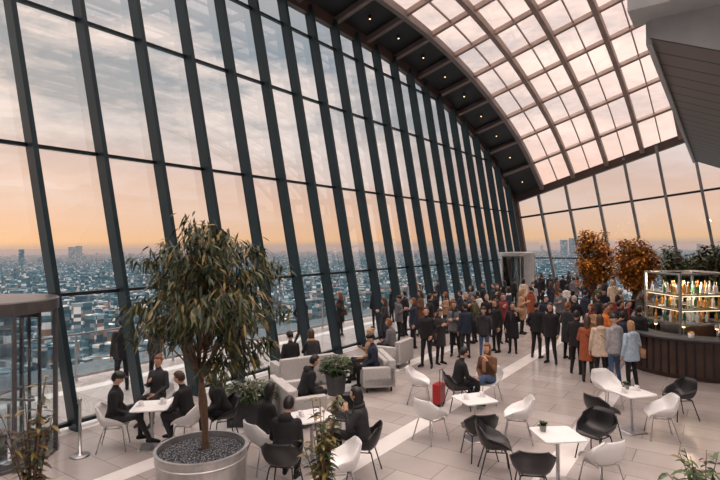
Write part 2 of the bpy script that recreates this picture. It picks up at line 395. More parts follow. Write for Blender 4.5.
# ------------------------------------------------------------------ plants
def leaf(mb,p,d,ln,wd,m,rng,droop=.3):
    d=d.normalized(); up=Vector((rng.uniform(-.5,.5),rng.uniform(-.5,.5),1)); s=d.cross(up)
    if s.length<.05: s=Vector((1,0,0))
    s.normalize(); g=Vector((0,0,-droop*ln))
    a=p; b=p+d*ln*.35+g*.15; c=p+d*ln*.7+g*.5; e=p+d*ln+g
    mb.add([a,b-s*wd/2,b+s*wd/2,c-s*wd*.38,c+s*wd*.38,e],[(0,2,1),(1,2,4,3),(3,4,5)],m)
def tree(name,base,trunk,crown_c,crown_r,n,ln,wd,mats,droop,rng,clusters=110,trunks=1,shape=None,down=.6,spread=.10,pr=(.5,.85)):
    mb=MB(); C=Vector(crown_c)
    tops=[]
    for k in range(trunks):
        off=Vector((rng.uniform(-.05,.05),rng.uniform(-.05,.05),0))
        pts=[off+Vector((math.sin(i*1.1+k*2)*.035*(1+i*.25),math.cos(i*1.3+k)*.03,trunk[0]+(C.z+crown_r[2]*.45-trunk[0])*i/8)) for i in range(9)]
        rs=[trunk[1]*(1-.085*i) for i in range(9)]
        mb.tube(pts,rs,0,8); tops.append(pts)
    for i in range(clusters):
        while True:
            q=Vector((rng.uniform(-1,1),rng.uniform(-1,1),rng.uniform(-1,1)))
            if .3<q.length<1 and (shape is None or shape(q)): break
        q=Vector((q.x*crown_r[0],q.y*crown_r[1],q.z*crown_r[2])); e=C+q
        pts=rng.choice(tops); j=rng.randint(3,8)
        a=pts[j]
        if a.z>e.z+.5: a=pts[3]
        mid=(a+e)/2+Vector((0,0,.12*crown_r[2])); mb.tube([a,mid,e],[trunk[1]*.3,trunk[1]*.2,.004],0,5)
        out=(e-Vector((C.x,C.y,e.z))).normalized()
        for k in range(n//clusters):
            f=rng.random(); o=(mid*(1-f)+e*f) if rng.random()<.5 else e
            o=o+Vector((rng.gauss(0,spread),rng.gauss(0,spread),rng.gauss(0,spread*.7)))*crown_r[0]
            d=out*rng.uniform(0,.9)+Vector((rng.gauss(0,.6),rng.gauss(0,.6),rng.gauss(-down,.45)))
            x=rng.random(); mi=1 if x<pr[0] else (2 if x<pr[1] else 3)
            leaf(mb,o,d,ln*rng.uniform(.7,1.25),wd,mi,rng,droop)
    return mb
tp=fl(202,491); rg=random.Random(5)
mb=tree('t',tp,(.58,.045),(.12,0,2.88),(1.16,1.0,1.22),4700,.165,.036,None,.35,rg,105,2,
        shape=lambda q: (abs(q.x)<1.05-.6*max(0,q.z)) and not(q.z<-.4 and q.x<-.1) and not(q.z<-.4 and abs(q.y)>.7) and q.z>-.9,down=.75,spread=.085,pr=(.45,.8))
mb.lathe([(.60,0),(.62,.02),(.655,.62),(.67,.66),(.625,.66),(.62,.58)],4,40,cap=False)
mb.lathe([(.622,.58),(.3,.60),(.05,.61)],5,40,cap=False); mb.lathe([(.645,.50),(.66,.51),(.66,.53),(.65,.54)],4,40,cap=False)
mb.obj('potted_ficus_tree',[M_bark,M_lA,M_lB,M_lC,M_galv,M_gravel],loc=tp)
def planter_tree(u,Y,ctop,rad,cz,mats,seed,name,rz=1.0,pr=(.45,.74)):
    x=(u-360)/F*Y; rg=random.Random(seed)
    mb=tree('t',None,(.5,.05),(0,0,cz),(rad,rad,rz),6500,.12,.07,None,.2,rg,120,1,down=.1,pr=pr,spread=.13)
    mb.lathe([(.4,0),(.48,.55),(.44,.55),(.43,.5)],4,24,cap=False); mb.lathe([(.44,.5),(.05,.51)],5,24,cap=False)
    return mb.obj(name,mats+[M_dk,M_soil],loc=(x,Y,0))
om=[M_bark,M_oA,M_oC,M_oB]
planter_tree(594,21,0,.70,3.0,om,1,'autumn_tree',1.25)
planter_tree(634,19,0,.72,2.85,om,2,'autumn_tree',.95)
planter_tree(640,26,0,.9,2.5,[M_bark,M_lA,M_gr,M_lC],3,'potted_tree',.9,(.4,.85))
def hedge(name,size,h,n,loc,rz,mats,seed):
    rg=random.Random(seed); mb=MB(); mb.box((0,0,.45),(size[0],size[1],.9),0); mb.box((0,0,.89),(size[0]-.2,size[1]-.2,.06),1)
    for i in range(60):
        x=rg.uniform(-.45,.45)*size[0];y=rg.uniform(-.42,.42)*size[1]
        mb.tube([(x,y,.9),(x+.05,y,.9+h*.4),(x+rg.uniform(-.2,.2),y,.9+h*.8)],[.02,.015,.006],2,5)
    for i in range(n):
        x=rg.uniform(-.5,.5)*size[0];y=rg.uniform(-.5,.5)*size[1]
        top=h*(.7+.3*math.sin(x*1.7+1)*math.cos(y*2.1)); z=.9+top*rg.random()**.6
        leaf(mb,Vector((x,y,z)),Vector((rg.gauss(0,1),rg.gauss(0,1),rg.uniform(-.3,1))),rg.uniform(.18,.34),.09,3+(0 if rg.random()<.5 else (1 if rg.random()<.8 else 2)),rg,.4)
    mb.obj(name,[M_conc,M_soil,M_bark]+mats,loc=loc,rz=rz)
hedge('garden_bed',(2.6,3.6,0),2.7,8500,H(19.8,10.4),yaw,[M_lA,M_gr,M_lC],8)
hedge('garden_bed',(2.4,3.2,0),2.2,4500,H(26.4,9.9),yaw,[M_lA,M_gr,M_oA],9)
def shrub(u,v,rad,pot_h,h,seed,mats,name='potted_shrub',n=900,ln=.13,square=False,pr=.26,zb=0):
    rg=random.Random(seed); mb=MB()
    if square:
        mb.box((0,0,pot_h/2),(pr*3.2,pr*1.6,pot_h),0); mb.box((0,0,pot_h),(pr*3,pr*1.4,.03),1)
    else:
        mb.lathe([(pr*.8,0),(pr,pot_h),(pr*.9,pot_h),(pr*.88,pot_h*.93)],0,22,cap=False); mb.lathe([(pr*.9,pot_h*.93),(.01,pot_h*.95)],1,22,cap=False)
    for i in range(14):
        a=rg.uniform(0,6.28); q=rad*rg.uniform(.2,.8); mb.tube([(0,0,pot_h*.9),(q*.4*math.cos(a),q*.4*math.sin(a),pot_h+h*.5),(q*math.cos(a),q*math.sin(a),pot_h+h*rg.uniform(.6,.95))],[.012,.009,.003],2,5)
    for i in range(n):
        a=rg.uniform(0,6.28);q=rad*math.sqrt(rg.random()); z=pot_h+h*rg.uniform(.05,1)*(1-.35*(q/rad)**2)
        k=Vector((q*math.cos(a)*(1.5 if square else 1),q*math.sin(a),z))
        leaf(mb,k,Vector((math.cos(a),math.sin(a),rg.uniform(-.2,1))),ln*rg.uniform(.7,1.3),ln*.35,3+rg.choice([0,0,1,1,2]),rg,.4)
    p=fl(u,v) if zb==0 else None
    return mb.obj(name,[M_dk,M_soil,M_bark]+mats,loc=p,rz=0)
gm=[M_lA,M_gr,M_lB]
shrub(250,424,.34,.5,.38,1,gm,square=True)
shrub(336,394,.34,.5,.42,2,gm)
def tallshrub(x,y,h,rad,seed,n,mats,ln=.13):
    rg=random.Random(seed); mb=MB(); mb.lathe([(.24,0),(.3,.5),(.27,.5),(.26,.46)],0,22,cap=False); mb.lathe([(.27,.46),(.01,.47)],1,22,cap=False)
    for i in range(13):
        a=rg.uniform(0,6.28); q=rad*rg.uniform(.25,1); top=h*rg.uniform(.75,1)
        pts=[Vector((q*f*f*math.cos(a),q*f*f*math.sin(a),.45+(top-.45)*f)) for f in (0,.25,.5,.75,1)]
        mb.tube(pts,[.012,.011,.009,.006,.003],2,5)
        for k in range(n//13):
            f=rg.uniform(.3,1); p=Vector((q*f*f*math.cos(a),q*f*f*math.sin(a),.45+(top-.45)*f)); b=rg.uniform(0,6.28)
            leaf(mb,p,Vector((math.cos(b),math.sin(b),rg.uniform(-.1,.8))),ln*rg.uniform(.6,1.3),ln*.32,3+rg.choice([0,0,1,1,2]),rg,.5)
    mb.obj('potted_shrub',[M_dk,M_soil,M_bark]+mats,loc=(x,y,0))
tallshrub(-.40,5.4,2.1,.27,21,520,[M_lB,M_lC,M_lA],.12)
tallshrub(-3.35,5.3,2.35,.36,22,360,[M_lA,M_lC,M_oC])
tallshrub(3.5,5.35,1.5,.33,23,330,[M_lA,M_gr,M_lC])

# ------------------------------------------------------------------ furniture
def chair_mesh(name,mat):
    mb=MB(); prof=[(.25,.43),(.22,.452),(.10,.44),(-.04,.425),(-.15,.44),(-.215,.50),(-.25,.60),(-.275,.71),(-.29,.80)]
    hw=[.20,.225,.25,.265,.275,.28,.275,.25,.19]; lift=[.0,.03,.13,.20,.21,.17,.09,.03,0]; wrap=[0,0,0,.01,.05,.10,.12,.10,.06]
    nu=13; vs=[]
    for lay in (0,1):
        for (y,z),h_,l_,w_ in zip(prof,hw,lift,wrap):
            for i in range(nu):
                u=-1+2*i/(nu-1); x=h_*math.sin(u*math.pi/2*.95)
                p=Vector((x*(1+.12*abs(u)**4*(l_>.05)),y+w_*u*u+.0,z+l_*abs(u)**3.2))
                if lay: p+=Vector((-.012*u,-.012 if z>.5 else 0,-.014))
                vs.append(p)
    nr=len(prof); fs=[];o=nr*nu
    for j in range(nr-1):
        for i in range(nu-1):
            a=j*nu+i; fs.append((a,a+1,a+nu+1,a+nu)); fs.append((o+a,o+a+nu,o+a+nu+1,o+a+1))
    for j in range(nr-1):
        a=j*nu; fs.append((a,a+nu,o+a+nu,o+a)); a=j*nu+nu-1; fs.append((a,o+a,o+a+nu,a+nu))
    for i in range(nu-1):
        fs.append((i,o+i,o+i+1,i+1)); a=(nr-1)*nu+i; fs.append((a,a+1,o+a+1,o+a))
    mb.add(vs,fs,0)
    for sx in(-1,1):
        mb.tube([(sx*.12,.12,.43),(sx*.17,.17,.40),(sx*.235,.23,.0)],.011,1,7); mb.tube([(sx*.12,-.1,.42),(sx*.17,-.14,.40),(sx*.235,-.25,.0)],.011,1,7)
        mb.tube([(sx*.17,.17,.40),(sx*.17,-.14,.40)],.009,1,6)
    mb.tube([(-.17,.1,.40),(.17,.1,.40)],.009,1,6); mb.tube([(-.17,-.1,.40),(.17,-.1,.40)],.009,1,6)
    return mb.mesh(name,[mat,M_steel if mat is M_white else M_blackp],True)
CHW=chair_mesh('white_tub_chair',M_white); CHB=chair_mesh('black_tub_chair',M_blackp)
def chair(c,u,v,deg): return inst(CHW if c=='w' else CHB,'white_tub_chair' if c=='w' else 'black_tub_chair',fl(u,v),math.radians(deg))
for c in [('w',114,448,-75),('w',189,446,80),('b',224,440,120),('w',431,440,-50),('w',518,440,75),('w',419,402,-100),('w',489,402,150),
          ('w',602,490,20),('w',661,438,75),('w',607,408,-165),('b',495,474,-100),('b',532,502,-10),('b',596,459,125),('b',680,418,95),
          ('b',602,436,-70),('b',479,457,10),('b',364,474,80),('b',284,492,-10),('w',263,468,-50),('b',457,409,-80),('w',341,498,100),('w',158,422,170),('b',347,440,160)]:
    chair(*c)
def table_mesh():
    mb=MB(); n=24; 
    def sq(h,z,rc=.06):
        out=[]
        for cx,cy,a0 in((1,1,0),(-1,1,90),(-1,-1,180),(1,-1,270)):
            for k in range(5):
                a=math.radians(a0+22.5*k); out.append(Vector((cx*(h-rc)+rc*math.cos(a),cy*(h-rc)+rc*math.sin(a),z)))
        return out
    mb.rings([sq(.31,.722),sq(.32,.728),sq(.32,.746),sq(.315,.75)],0)
    mb.lathe([(.09,.70),(.09,.722)],1,16); mb.lathe([(.028,.02),(.028,.70)],1,14)
    mb.rings([sq(.21,0,.05),sq(.21,.012,.05),sq(.19,.02,.05)],1)
    return mb.mesh('cafe_table',[M_white,M_steel])
TB=table_mesh()
tabs=[(152,447,10),(475,439,20),(558,484,5),(632,431,15),(312,460,30)]
tpos=[]
for u,v,a in tabs:
    p=fl(u,v); tpos.append(p); inst(TB,'cafe_table',p,math.radians(a))
def cup(p):
    mb=MB(); mb.lathe([(.028,0),(.04,.09),(.036,.09),(.025,.01)],0,14,cap=False); mb.lathe([(.07,.001),(.075,.008),(.02,.003)],0,16); mb.tube([(.036,0,.075),(.06,0,.06),(.055,0,.03),(.034,0,.025)],.005,0,6)
    mb.obj('coffee_cup',[M_white],True,loc=p)
for tpv in tpos[:2]+tpos[3:]:
    cup(tpv+Vector((.15,.1,.752))); cup(tpv+Vector((-.18,-.05,.752)))
rg=random.Random(2)
def tplant(p):
    mb=MB(); mb.lathe([(.04,0),(.055,.09),(.048,.09),(.046,.08)],0,16,cap=False); mb.lathe([(.047,.08),(.005,.082)],1,12,cap=False)
    for i in range(60):
        a=rg.uniform(0,6.28); leaf(mb,Vector((0,0,.08)),Vector((math.cos(a),math.sin(a),rg.uniform(.4,2))),.12,.025,2+rg.choice([0,1]),rg,.3)
    mb.obj('table_plant',[M_terra,M_soil,M_gr,M_lA],loc=p)
tplant(tpos[2]+Vector((-.18,.1,.752))); tplant(tpos[3]+Vector((0,.18,.752)))
def sofa(u,v,deg,w=1.5,name='grey_sofa'):
    mb=MB(); mb.box((0,0,.25),(w,.78,.24)); 
    nc=2 if w>1.2 else 1
    for i in range(nc):
        cw=(w-.36)/nc; mb.box((-(w-.36)/2+cw*(i+.5),.06,.41),(cw-.01,.62,.12)); mb.box((-(w-.36)/2+cw*(i+.5),-.2,.58),(cw-.02,.14,.32))
    mb.box((0,-.32,.50),(w,.16,.56)); 
    for s_ in(-1,1): mb.box((s_*(w/2-.09),.02,.38),(.18,.8,.46))
    for x in(-1,1):
        for y in(-1,1): mb.box((x*(w/2-.1),y*.3,.065),(.05,.05,.13),1)
    o=mb.obj(name,[M_sofa,M_blackp],loc=fl(u,v),rz=math.radians(deg)); bevel(o,.035,3); return o
sofa(296,418,-65,1.5); sofa(374,385,100,1.5); sofa(303,384,30,1.5); sofa(395,365,60,.95,'grey_armchair')
# suitcase
mb=MB(); mb.box((0,0,.27),(.30,.18,.42),0); 
for s_ in(-1,1): mb.tube([(s_*.08,-.06,.46),(s_*.08,-.06,.8)],.007,1,6); mb.tube([(s_*.12-.02,-.06,.03),(s_*.12+.02,-.06,.03)],.03,1,10); mb.tube([(s_*.12-.02,.06,.03),(s_*.12+.02,.06,.03)],.03,1,10)
mb.tube([(-.08,-.06,.8),(.08,-.06,.8)],.012,1,6)
for k in range(5): mb.box((-.1+.05*k,.092,.27),(.016,.012,.36),0)
o=mb.obj('red_suitcase',[M_red,M_blackp],loc=fl(439,405),rz=1.0); bevel(o,.02)
for u,v in((9,462),(80,456)):
    mb=MB(); mb.lathe([(.16,0),(.16,.015),(.14,.03),(.025,.04),(.025,.93),(.032,.935),(.032,.99),(.01,1.0)],0,20); mb.obj('queue_post',[M_steel],True,loc=fl(u,v))
# revolving doors
def revdoor(name,c,R,h,yaw_,body,n=36):
    mb=MB(); q0=h-.22; mb.lathe([(R,q0),(R+.03,q0+.02),(R+.03,h-.02),(R,h),(.02,h+.01)],0,n)
    mb.lathe([(R+.02,.0),(R+.02,.05),(R-.04,.05),(R-.04,0)],0,n,cap=False); mb.lathe([(R-.05,.004),(.01,.006)],2,n,cap=False)
    for a0 in (0,math.pi):
        arc=[a0+math.radians(-50+100*k/10) for k in range(11)]
        vs=[];fs=[]
        for a in arc: vs+=[(R*math.cos(a),R*math.sin(a),.05),(R*math.cos(a),R*math.sin(a),q0)]
        for k in range(10): fs.append((2*k,2*k+2,2*k+3,2*k+1))
        mb.add(vs,fs,1 if not body else 0)
        for a in (arc[0],arc[5],arc[-1]): mb.beam((R*math.cos(a),R*math.sin(a),0),(R*math.cos(a),R*math.sin(a),h-.2),.05,.07,0,up=(math.cos(a),math.sin(a),0))
    for k in range(4):
        a=math.pi/2*k+.5; d=Vector((math.cos(a),math.sin(a),0)); q=R-.08
        mb.beam(d*q+Vector((0,0,.05)),d*q+Vector((0,0,q0)),.04,.04,0,up=d); mb.beam(d*.05+Vector((0,0,.1)),d*q+Vector((0,0,.1)),.04,.10,0); mb.beam(d*.05+Vector((0,0,q0-.05)),d*q+Vector((0,0,q0-.05)),.04,.07,0)
        mb.beam(d*.1+Vector((0,0,1.0)),d*(q-.1)+Vector((0,0,1.0)),.03,.04,3)
        mb.add([d*.05+Vector((0,0,.1)),d*q+Vector((0,0,.1)),d*q+Vector((0,0,q0)),d*.05+Vector((0,0,q0))],[(0,1,2,3)],1)
    mb.lathe([(.05,0),(.05,h-.2)],0,12)
    mb.obj(name,[M_fr2 if not body else M_fascl,G_door,M_black,M_steel],loc=c,rz=yaw_)
M_fr2=pm('door_bronze_grey',(.11,.105,.11),(.15,.14,.14),3,.35,.5); M_fascl=pm('drum_light',(.5,.5,.5),None,3,.4,.3)
revdoor('door_1',Vector((-6.45,9.0,0)),1.05,2.72,yaw,False)
revdoor('door_2',H(26.5,1.0),1.0,3.1,yaw,True)

# bar ---------------------------------------------------
bc=Vector((9.75,15.0,0)); R=1.95
mb=MB(); mb.lathe([(R-.06,0),(R-.06,.12),(R,.12),(R,1.02),(R-.5,1.02),(R-.5,0)],0,60,cap=False)
mb.lathe([(R+.08,1.02),(R+.1,1.04),(R+.1,1.08),(R+.07,1.1),(R-.6,1.1),(R-.6,1.02)],1,60,cap=False)
for k in range(60):
    a=2*math.pi*k/60; mb.box((R*math.cos(a)*1.003,R*math.sin(a)*1.003,.57),(.02,.05,.86),2,Matrix.Rotation(a,3,'Z'))
mb.obj('round_bar_counter',[M_wood,M_dk,M_blackp],loc=bc)
mb=MB()
fx=[(-.95,-.62),(.55,-.9),(.95,.62),(-.55,.9)]
for x,y in fx: mb.beam((x,y,0),(x,y,2.75),.06,.06,0,up=(0,1,0))
for z in(1.35,1.75,2.15,2.72):
    for (a,b) in zip(fx,fx[1:]+fx[:1]):
        mb.beam((*a,z),(*b,z),.05,.05,0)
        if 1.4<z<2.5: mb.beam((a[0]*.94,a[1]*.94,z-.04),(b[0]*.94,b[1]*.94,z-.04),.02,.015,5)
    mb.add([(x*.98,y*.98,z) for x,y in fx],[(0,1,2,3)],1)
mb.box((0,0,1.0),(1.1,.8,.5),0)
rg=random.Random(6)
for z in(1.37,1.77,2.17):
    for i in range(38):
        x=rg.uniform(-.8,.8);y=rg.uniform(-.6,.6)
        if abs(x+y)>1.15: continue
        mb.lathe([(.035,0),(.037,.17),(.013,.22),(.013,.29),(.015,.30)],rg.choice([2,2,3,4,4]),8,c=(x,y,z))
gp=bc+Vector((-.35,.0,0))
mb.obj('bottle_gantry',[M_steel,G_rail,M_amber,M_green_b,M_white,M_strip],loc=gp,rz=.3)
for k in range(7):
    a=math.radians(150+25*k); p=bc+Vector((1.68*math.cos(a),1.68*math.sin(a),1.1))
    mb=MB(); mb.lathe([(.05,0),(.05,.015),(.01,.02),(.01,.25),(.06,.26),(.035,.36)],0,12); mb.lathe([(.03,.24),(.035,.25),(.02,.28)],1,10); mb.obj('bar_lamp',[M_steel,M_lamp],loc=p)
pl=bpy.data.lights.new('bar_glow_fill','POINT'); pl.energy=60; pl.color=(1,.7,.45); pl.shadow_soft_size=.15  # added point light without a fixture, gives the bottle shelves a warm glow
po=bpy.data.objects.new('bar_glow_fill',pl); S.collection.objects.link(po); po.location=gp+Vector((0,0,2.45))
mb=MB(); mb.lathe([(.07,0),(.08,.12),(.075,.12),(.06,.01)],0,16,cap=False)
for i in range(9):
    a=i*.7; mb.sph(Matrix.Translation((.035*math.cos(a),.035*math.sin(a),.11+.01*(i%3)))@Matrix.Scale(.032,4),1)
mb.obj('bowl_of_oranges',[M_white,M_oB],True,loc=bc+Vector((-1.10,-1.36,1.1)))

# ------------------------------------------------------------------ people
def hand_mb(sgn):
    mb=MB()
    mb.tube([(0,-.01,0),(0,.03,0),(0,.075,0),(0,.09,0)],[.026,.036,.040,.034],0,10,True,.42)
    for x,l,s in((.030,.066,.0085),(.010,.076,.009),(-.010,.070,.0085),(-.029,.055,.0075)):
        x*=sgn; y0=.085-abs(x)*.25
        mb.tube([(x*.9,y0,0),(x,y0+l*.42,-.006),(x*1.03,y0+l*.75,-.020),(x*1.03,y0+l,-.038)],[s*1.05,s,s*.9,s*.75],0,6,True)
    mb.tube([(sgn*.026,.02,-.004),(sgn*.052,.045,-.012),(sgn*.062,.072,-.022),(sgn*.06,.092,-.030)],[.012,.0105,.009,.0075],0,6,True)
    return mb
HANDS={1:hand_mb(1),-1:hand_mb(-1)}
ARM={'down':[(.225,-.04,.18),(.235,.05,-.07)],'phone':[(.225,.0,.18),(.09,.2,.29)],'pocket':[(.27,-.09,.19),(.20,.06,.0)],
 'table':[(.235,.12,.21),(.13,.34,.17)],'cross':[(.235,.06,.20),(.02,.19,.24)],'lap':[(.225,.04,.18),(.1,.24,.06)],
 'chin':[(.2,.17,.22),(.06,.2,.45)],'wave':[(.25,.08,.2),(.2,.28,.36)],'bag':[(.22,-.02,.18),(.16,.12,.36)]}
LEG={'stand':((.09,.02,-.46),(.10,-.02,-.86),(.13,.15,-.9)),'stance':((.11,.04,-.455),(.15,.0,-.86),(.2,.16,-.9)),
 'fwd':((.09,.2,-.42),(.09,.27,-.83),(.10,.43,-.87)),'back':((.09,-.05,-.46),(.09,-.33,-.78),(.09,-.22,-.89)),
 'sit':((.12,.43,.02),(.12,.42,-.42),(.14,.58,-.47)),'sitout':((.14,.42,.02),(.17,.62,-.40),(.2,.78,-.45)),'sitin':((.12,.43,.02),(.1,.28,-.41),(.12,.43,-.47)),
 'over':((.02,.44,.09),(-.16,.56,-.18),(-.2,.68,-.25))}
TOR=[(-.12,0,.115,.09),(-.05,-.005,.16,.115),(.0,-.01,.168,.122),(.08,0,.152,.108),(.19,.005,.148,.102),(.31,.01,.168,.112),(.40,.005,.178,.108),(.465,-.005,.15,.085),(.505,-.01,.085,.062),(.54,-.005,.056,.056),(.60,.01,.052,.055)]
def ell(M,h,cy,rx,ry,n=20): return [M@Vector((rx*math.cos(2*math.pi*k/n),cy+ry*math.sin(2*math.pi*k/n),h)) for k in range(n)]
HSN=[0]
def person_mesh(arms=('down','down'),legs=('stand','stand'),ph=.93,lean=0,bulk=1.0,coat=0.0,hair='short',turn=0,nod=0,sf=1.0,hood=False,skirt=False,bag=False,scarf=False):
    T=Matrix.Translation((0,0,ph))@Matrix.Rotation(-math.radians(lean),4,'X')
    mb=MB(); segs=[]
    tor=[(h,cy,rx*(1+(bulk-1)*(.9 if .0<h<.47 else 0))*(sf if h>.25 else 1),ry*(1+(bulk-1)*(1.3 if -.05<h<.47 else 0))) for h,cy,rx,ry in TOR]
    mb.rings([ell(T,*q) for q in tor],0)
    for h in np.linspace(-.1,.48,9): segs.append((T@Vector((-.06*1,0,h)),T@Vector((.06,0,h)),.105,.105,3 if (h<.02 and not coat) else 2))
    segs.append((T@Vector((0,0,.545)),T@Vector((0,0.01,.62)),.055,.055,0))
    if hood: mb.sph(T@Matrix.Translation((0,-.085,.485))@Matrix.Diagonal((.12,.075,.075,1)),0,14,10)
    wr=[]
    for s,an in((1,arms[0]),(-1,arms[1])):
        e,w_=ARM[an]; sh=T@Vector((s*.165*sf,0,.435)); el=T@Vector((s*e[0],e[1],e[2])); wv=Vector((s*w_[0],w_[1],w_[2]))
        if an=='cross': wv=Vector((-s*.03,.19+.03*s,.24+.02*s))
        wv=T@wv; b=bulk
        mb.tube([sh,sh.lerp(el,.5),el],[.058*b,.05*b,.043*b],0,12,True); mb.tube([el,el.lerp(wv,.4),wv],[.043*b,.041*b,.031*b],0,12,True)
        segs.append((sh,el,.056*b,.043*b,2)); segs.append((el,wv,.043*b,.03*b,2)); wr.append((s,el,wv))
    LM=Matrix.Translation((0,0,ph))
    for s,ln_ in((1,legs[0]),(-1,legs[1])):
        k,a,t=[LM@Vector((s*q[0],q[1],q[2])) for q in LEG[ln_]]; hp=LM@Vector((s*.085,0,-.03))
        mb.tube([hp,hp.lerp(k,.35),k],[.092,.083,.058],0,14,True); mb.tube([k,k.lerp(a,.35),a],[.058,.056,.040],0,12,True)
        heel=a+(a-t).normalized()*.04; heel.z=a.z-.03
        mid=(a+t)/2; mid.z=(a.z+t.z)/2-.004
        mb.tube([heel,mid,t],[.040,.042,.032],0,10,True)
        segs.append((hp,k,.09,.058,3)); segs.append((k,a,.056,.04,3)); segs.append((heel,t,.043,.036,4))
    if coat or skirt:
        C=(coat or .45)
        pr=[(.30 if coat else .12,.005,.165*bulk,.12*bulk),(.1,0,.165*bulk,.125*bulk),(0,0,.195,.15),(-.5*C,0,.205,.155),(-C,0,.215,.165)]
        mb.rings([ell(T,*q,20) for q in reversed(pr)],0)
    me=mb.mesh('tmp',[]); o=bpy.data.objects.new('tmp',me); S.collection.objects.link(o)
    rm=o.modifiers.new('r','REMESH'); rm.mode='VOXEL'; rm.voxel_size=.0155
    sm=o.modifiers.new('s','SMOOTH'); sm.factor=.5; sm.iterations=4
    dg=bpy.context.evaluated_depsgraph_get(); em_=bpy.data.meshes.new_from_object(o.evaluated_get(dg))
    bpy.data.objects.remove(o); bpy.data.meshes.remove(me)
    n=len(em_.vertices); co=np.empty(n*3); em_.vertices.foreach_get('co',co); co=co.reshape(-1,3)
    fs=[tuple(p.vertices) for p in em_.polygons]; cen=np.array([co[list(f)].mean(0) for f in fs])
    best=np.full(len(fs),1e9); lab=np.zeros(len(fs),int)
    for a,b,ra,rb,lb in segs:
        a=np.array(a);b=np.array(b);d=b-a; q=np.clip(((cen-a)@d)/max(1e-9,d@d),0,1)
        dist=np.linalg.norm(cen-(a+q[:,None]*d),axis=1)-(ra+(rb-ra)*q); w_=dist<best; best[w_]=dist[w_]; lab[w_]=lb
    if coat or skirt:
        hh=(cen-np.array([0,0,ph]))[:,2]; w_=(hh>-(coat or .45)-.02)&(lab==3); 
        lab[w_]=2 if coat else 3
    out=MB(); out.v=[tuple(c) for c in co]; out.f=fs; out.m=[int(x) for x in lab]
    bpy.data.meshes.remove(em_)
    if scarf: 
        out.tube([T@Vector((.075*math.cos(a),.065*math.sin(a)-.005,.515+.01*math.sin(2*a))) for a in np.linspace(0,6.28,13)],[.036]*13,8,8)
        out.tube([T@Vector((.03,.07,.50)),T@Vector((.05,.13,.4)),T@Vector((.05,.145,.2))],[.035,.04,.04],8,8,True,.45)
    if bag:
        out.box(T@Vector((.24,-.03,-.02)),(.10,.26,.22),9); out.tube([T@Vector((.24,.06,.09)),T@Vector((.06,.14,.3)),T@Vector((-.12,.03,.46)),T@Vector((-.02,-.13,.32)),T@Vector((.24,-.12,.09))],.011,9,6)
    for s,el,wv in wr:
        y=(wv-el).normalized(); inward=(T.to_3x3()@Vector((-s,0,0))); z=-(inward-y*inward.dot(y)).normalized(); x=y.cross(z)
        fwd=T.to_3x3()@Vector((0,1,.6)); sg=1 if x.dot(fwd)>0 else -1
        Mh=Matrix((x,y,z)).transposed().to_4x4(); Mh.translation=wv+y*.018
        hm=HANDS[sg]; out.add([Mh@Vector(v) for v in hm.v],hm.f,0)
    Hm=T@Matrix.Translation((0,.02,.685))@Matrix.Rotation(math.radians(turn),4,'Z')@Matrix.Rotation(math.radians(-nod+lean*.6),4,'X')
    vs,fs2=usph(28,20); hv=[]
    def hd(x,y,z,k=1.0,nose=True):
        px=x*.077*k;py=y*.095*k;pz=z*.118*k
        if z<0: px*=1-.26*(-z); py*=1-.10*(-z)
        if y>0 and nose:
            py+=.024*math.exp(-(x/.13)**2-((z+.12)/.2)**2)-.009*math.exp(-((abs(x)-.36)/.18)**2-((z-.06)/.13)**2)+.007*math.exp(-(x/.3)**2-((z+.78)/.15)**2)
        elif y<=0: py*=1.06
        return Vector((px,py,pz))
    out.add([Hm@hd(*v) for v in vs],fs2,0)
    for s in(-1,1):
        out.sph(Hm@Matrix.Translation((s*.078,-.002,-.008))@Matrix.Diagonal((.012,.02,.032,1)),0,8,6)
        out.sph(Hm@Matrix.Translation((s*.029,.079,.007))@Matrix.Diagonal((.014,.009,.009,1)),6,8,6)
        out.sph(Hm@Matrix.Translation((s*.029,.086,.007))@Matrix.Diagonal((.006,.004,.006,1)),5,6,5)
        out.sph(Hm@Matrix.Translation((s*.029,.088,.026))@Matrix.Diagonal((.016,.005,.004,1)),1,6,5)
    out.sph(Hm@Matrix.Translation((0,.088,-.052))@Matrix.Diagonal((.022,.008,.007,1)),7,8,6)
    hv=[]
    for x,y,z in vs:
        if hair=='long' or hair=='bob': lim=-1.2 if y<.30 else -.2+.85*y+.0
        elif hair=='beanie': lim=.12
        else: lim=-.5+1.15*max(0,y+.25)
        if hair!='beanie' and y>=.3: lim=max(lim,.50)
        ok=z>lim
        p=hd(x,y,z,1.13 if ok else .86,False)
        if ok and hair=='long' and z<-.05: p=Vector((p.x*(1.0+.4*-z)+.0,min(p.y*1.0,.02)-.01,p.z*2.1-.0)); 
        if ok and hair=='bob' and z<-.05: p=Vector((p.x*1.15,min(p.y,.03),p.z*1.3))
        if ok: p.z+=.006
        hv.append(Hm@p)
    out.add(hv,fs2,1)
    if hair=='bun': out.sph(Hm@Matrix.Translation((0,-.1,.09))@Matrix.Scale(.042,4),1,10,8)
    if hair=='cap': out.sph(Hm@Matrix.Translation((0,.01,.065))@Matrix.Diagonal((.092,.112,.07,1)),1,16,10); out.sph(Hm@Matrix.Translation((0,.115,.062))@Matrix.Diagonal((.065,.06,.010,1)),1,12,6)
    if hair=='pony': out.tube([Hm@Vector((0,-.1,.05)),Hm@Vector((0,-.15,0)),Hm@Vector((0,-.14,-.1)),Hm@Vector((0,-.12,-.18))],[.03,.032,.025,.008],1,8,True)
    HSN[0]+=1
    return out.mesh('figure_%d'%HSN[0],[None]*10,True)
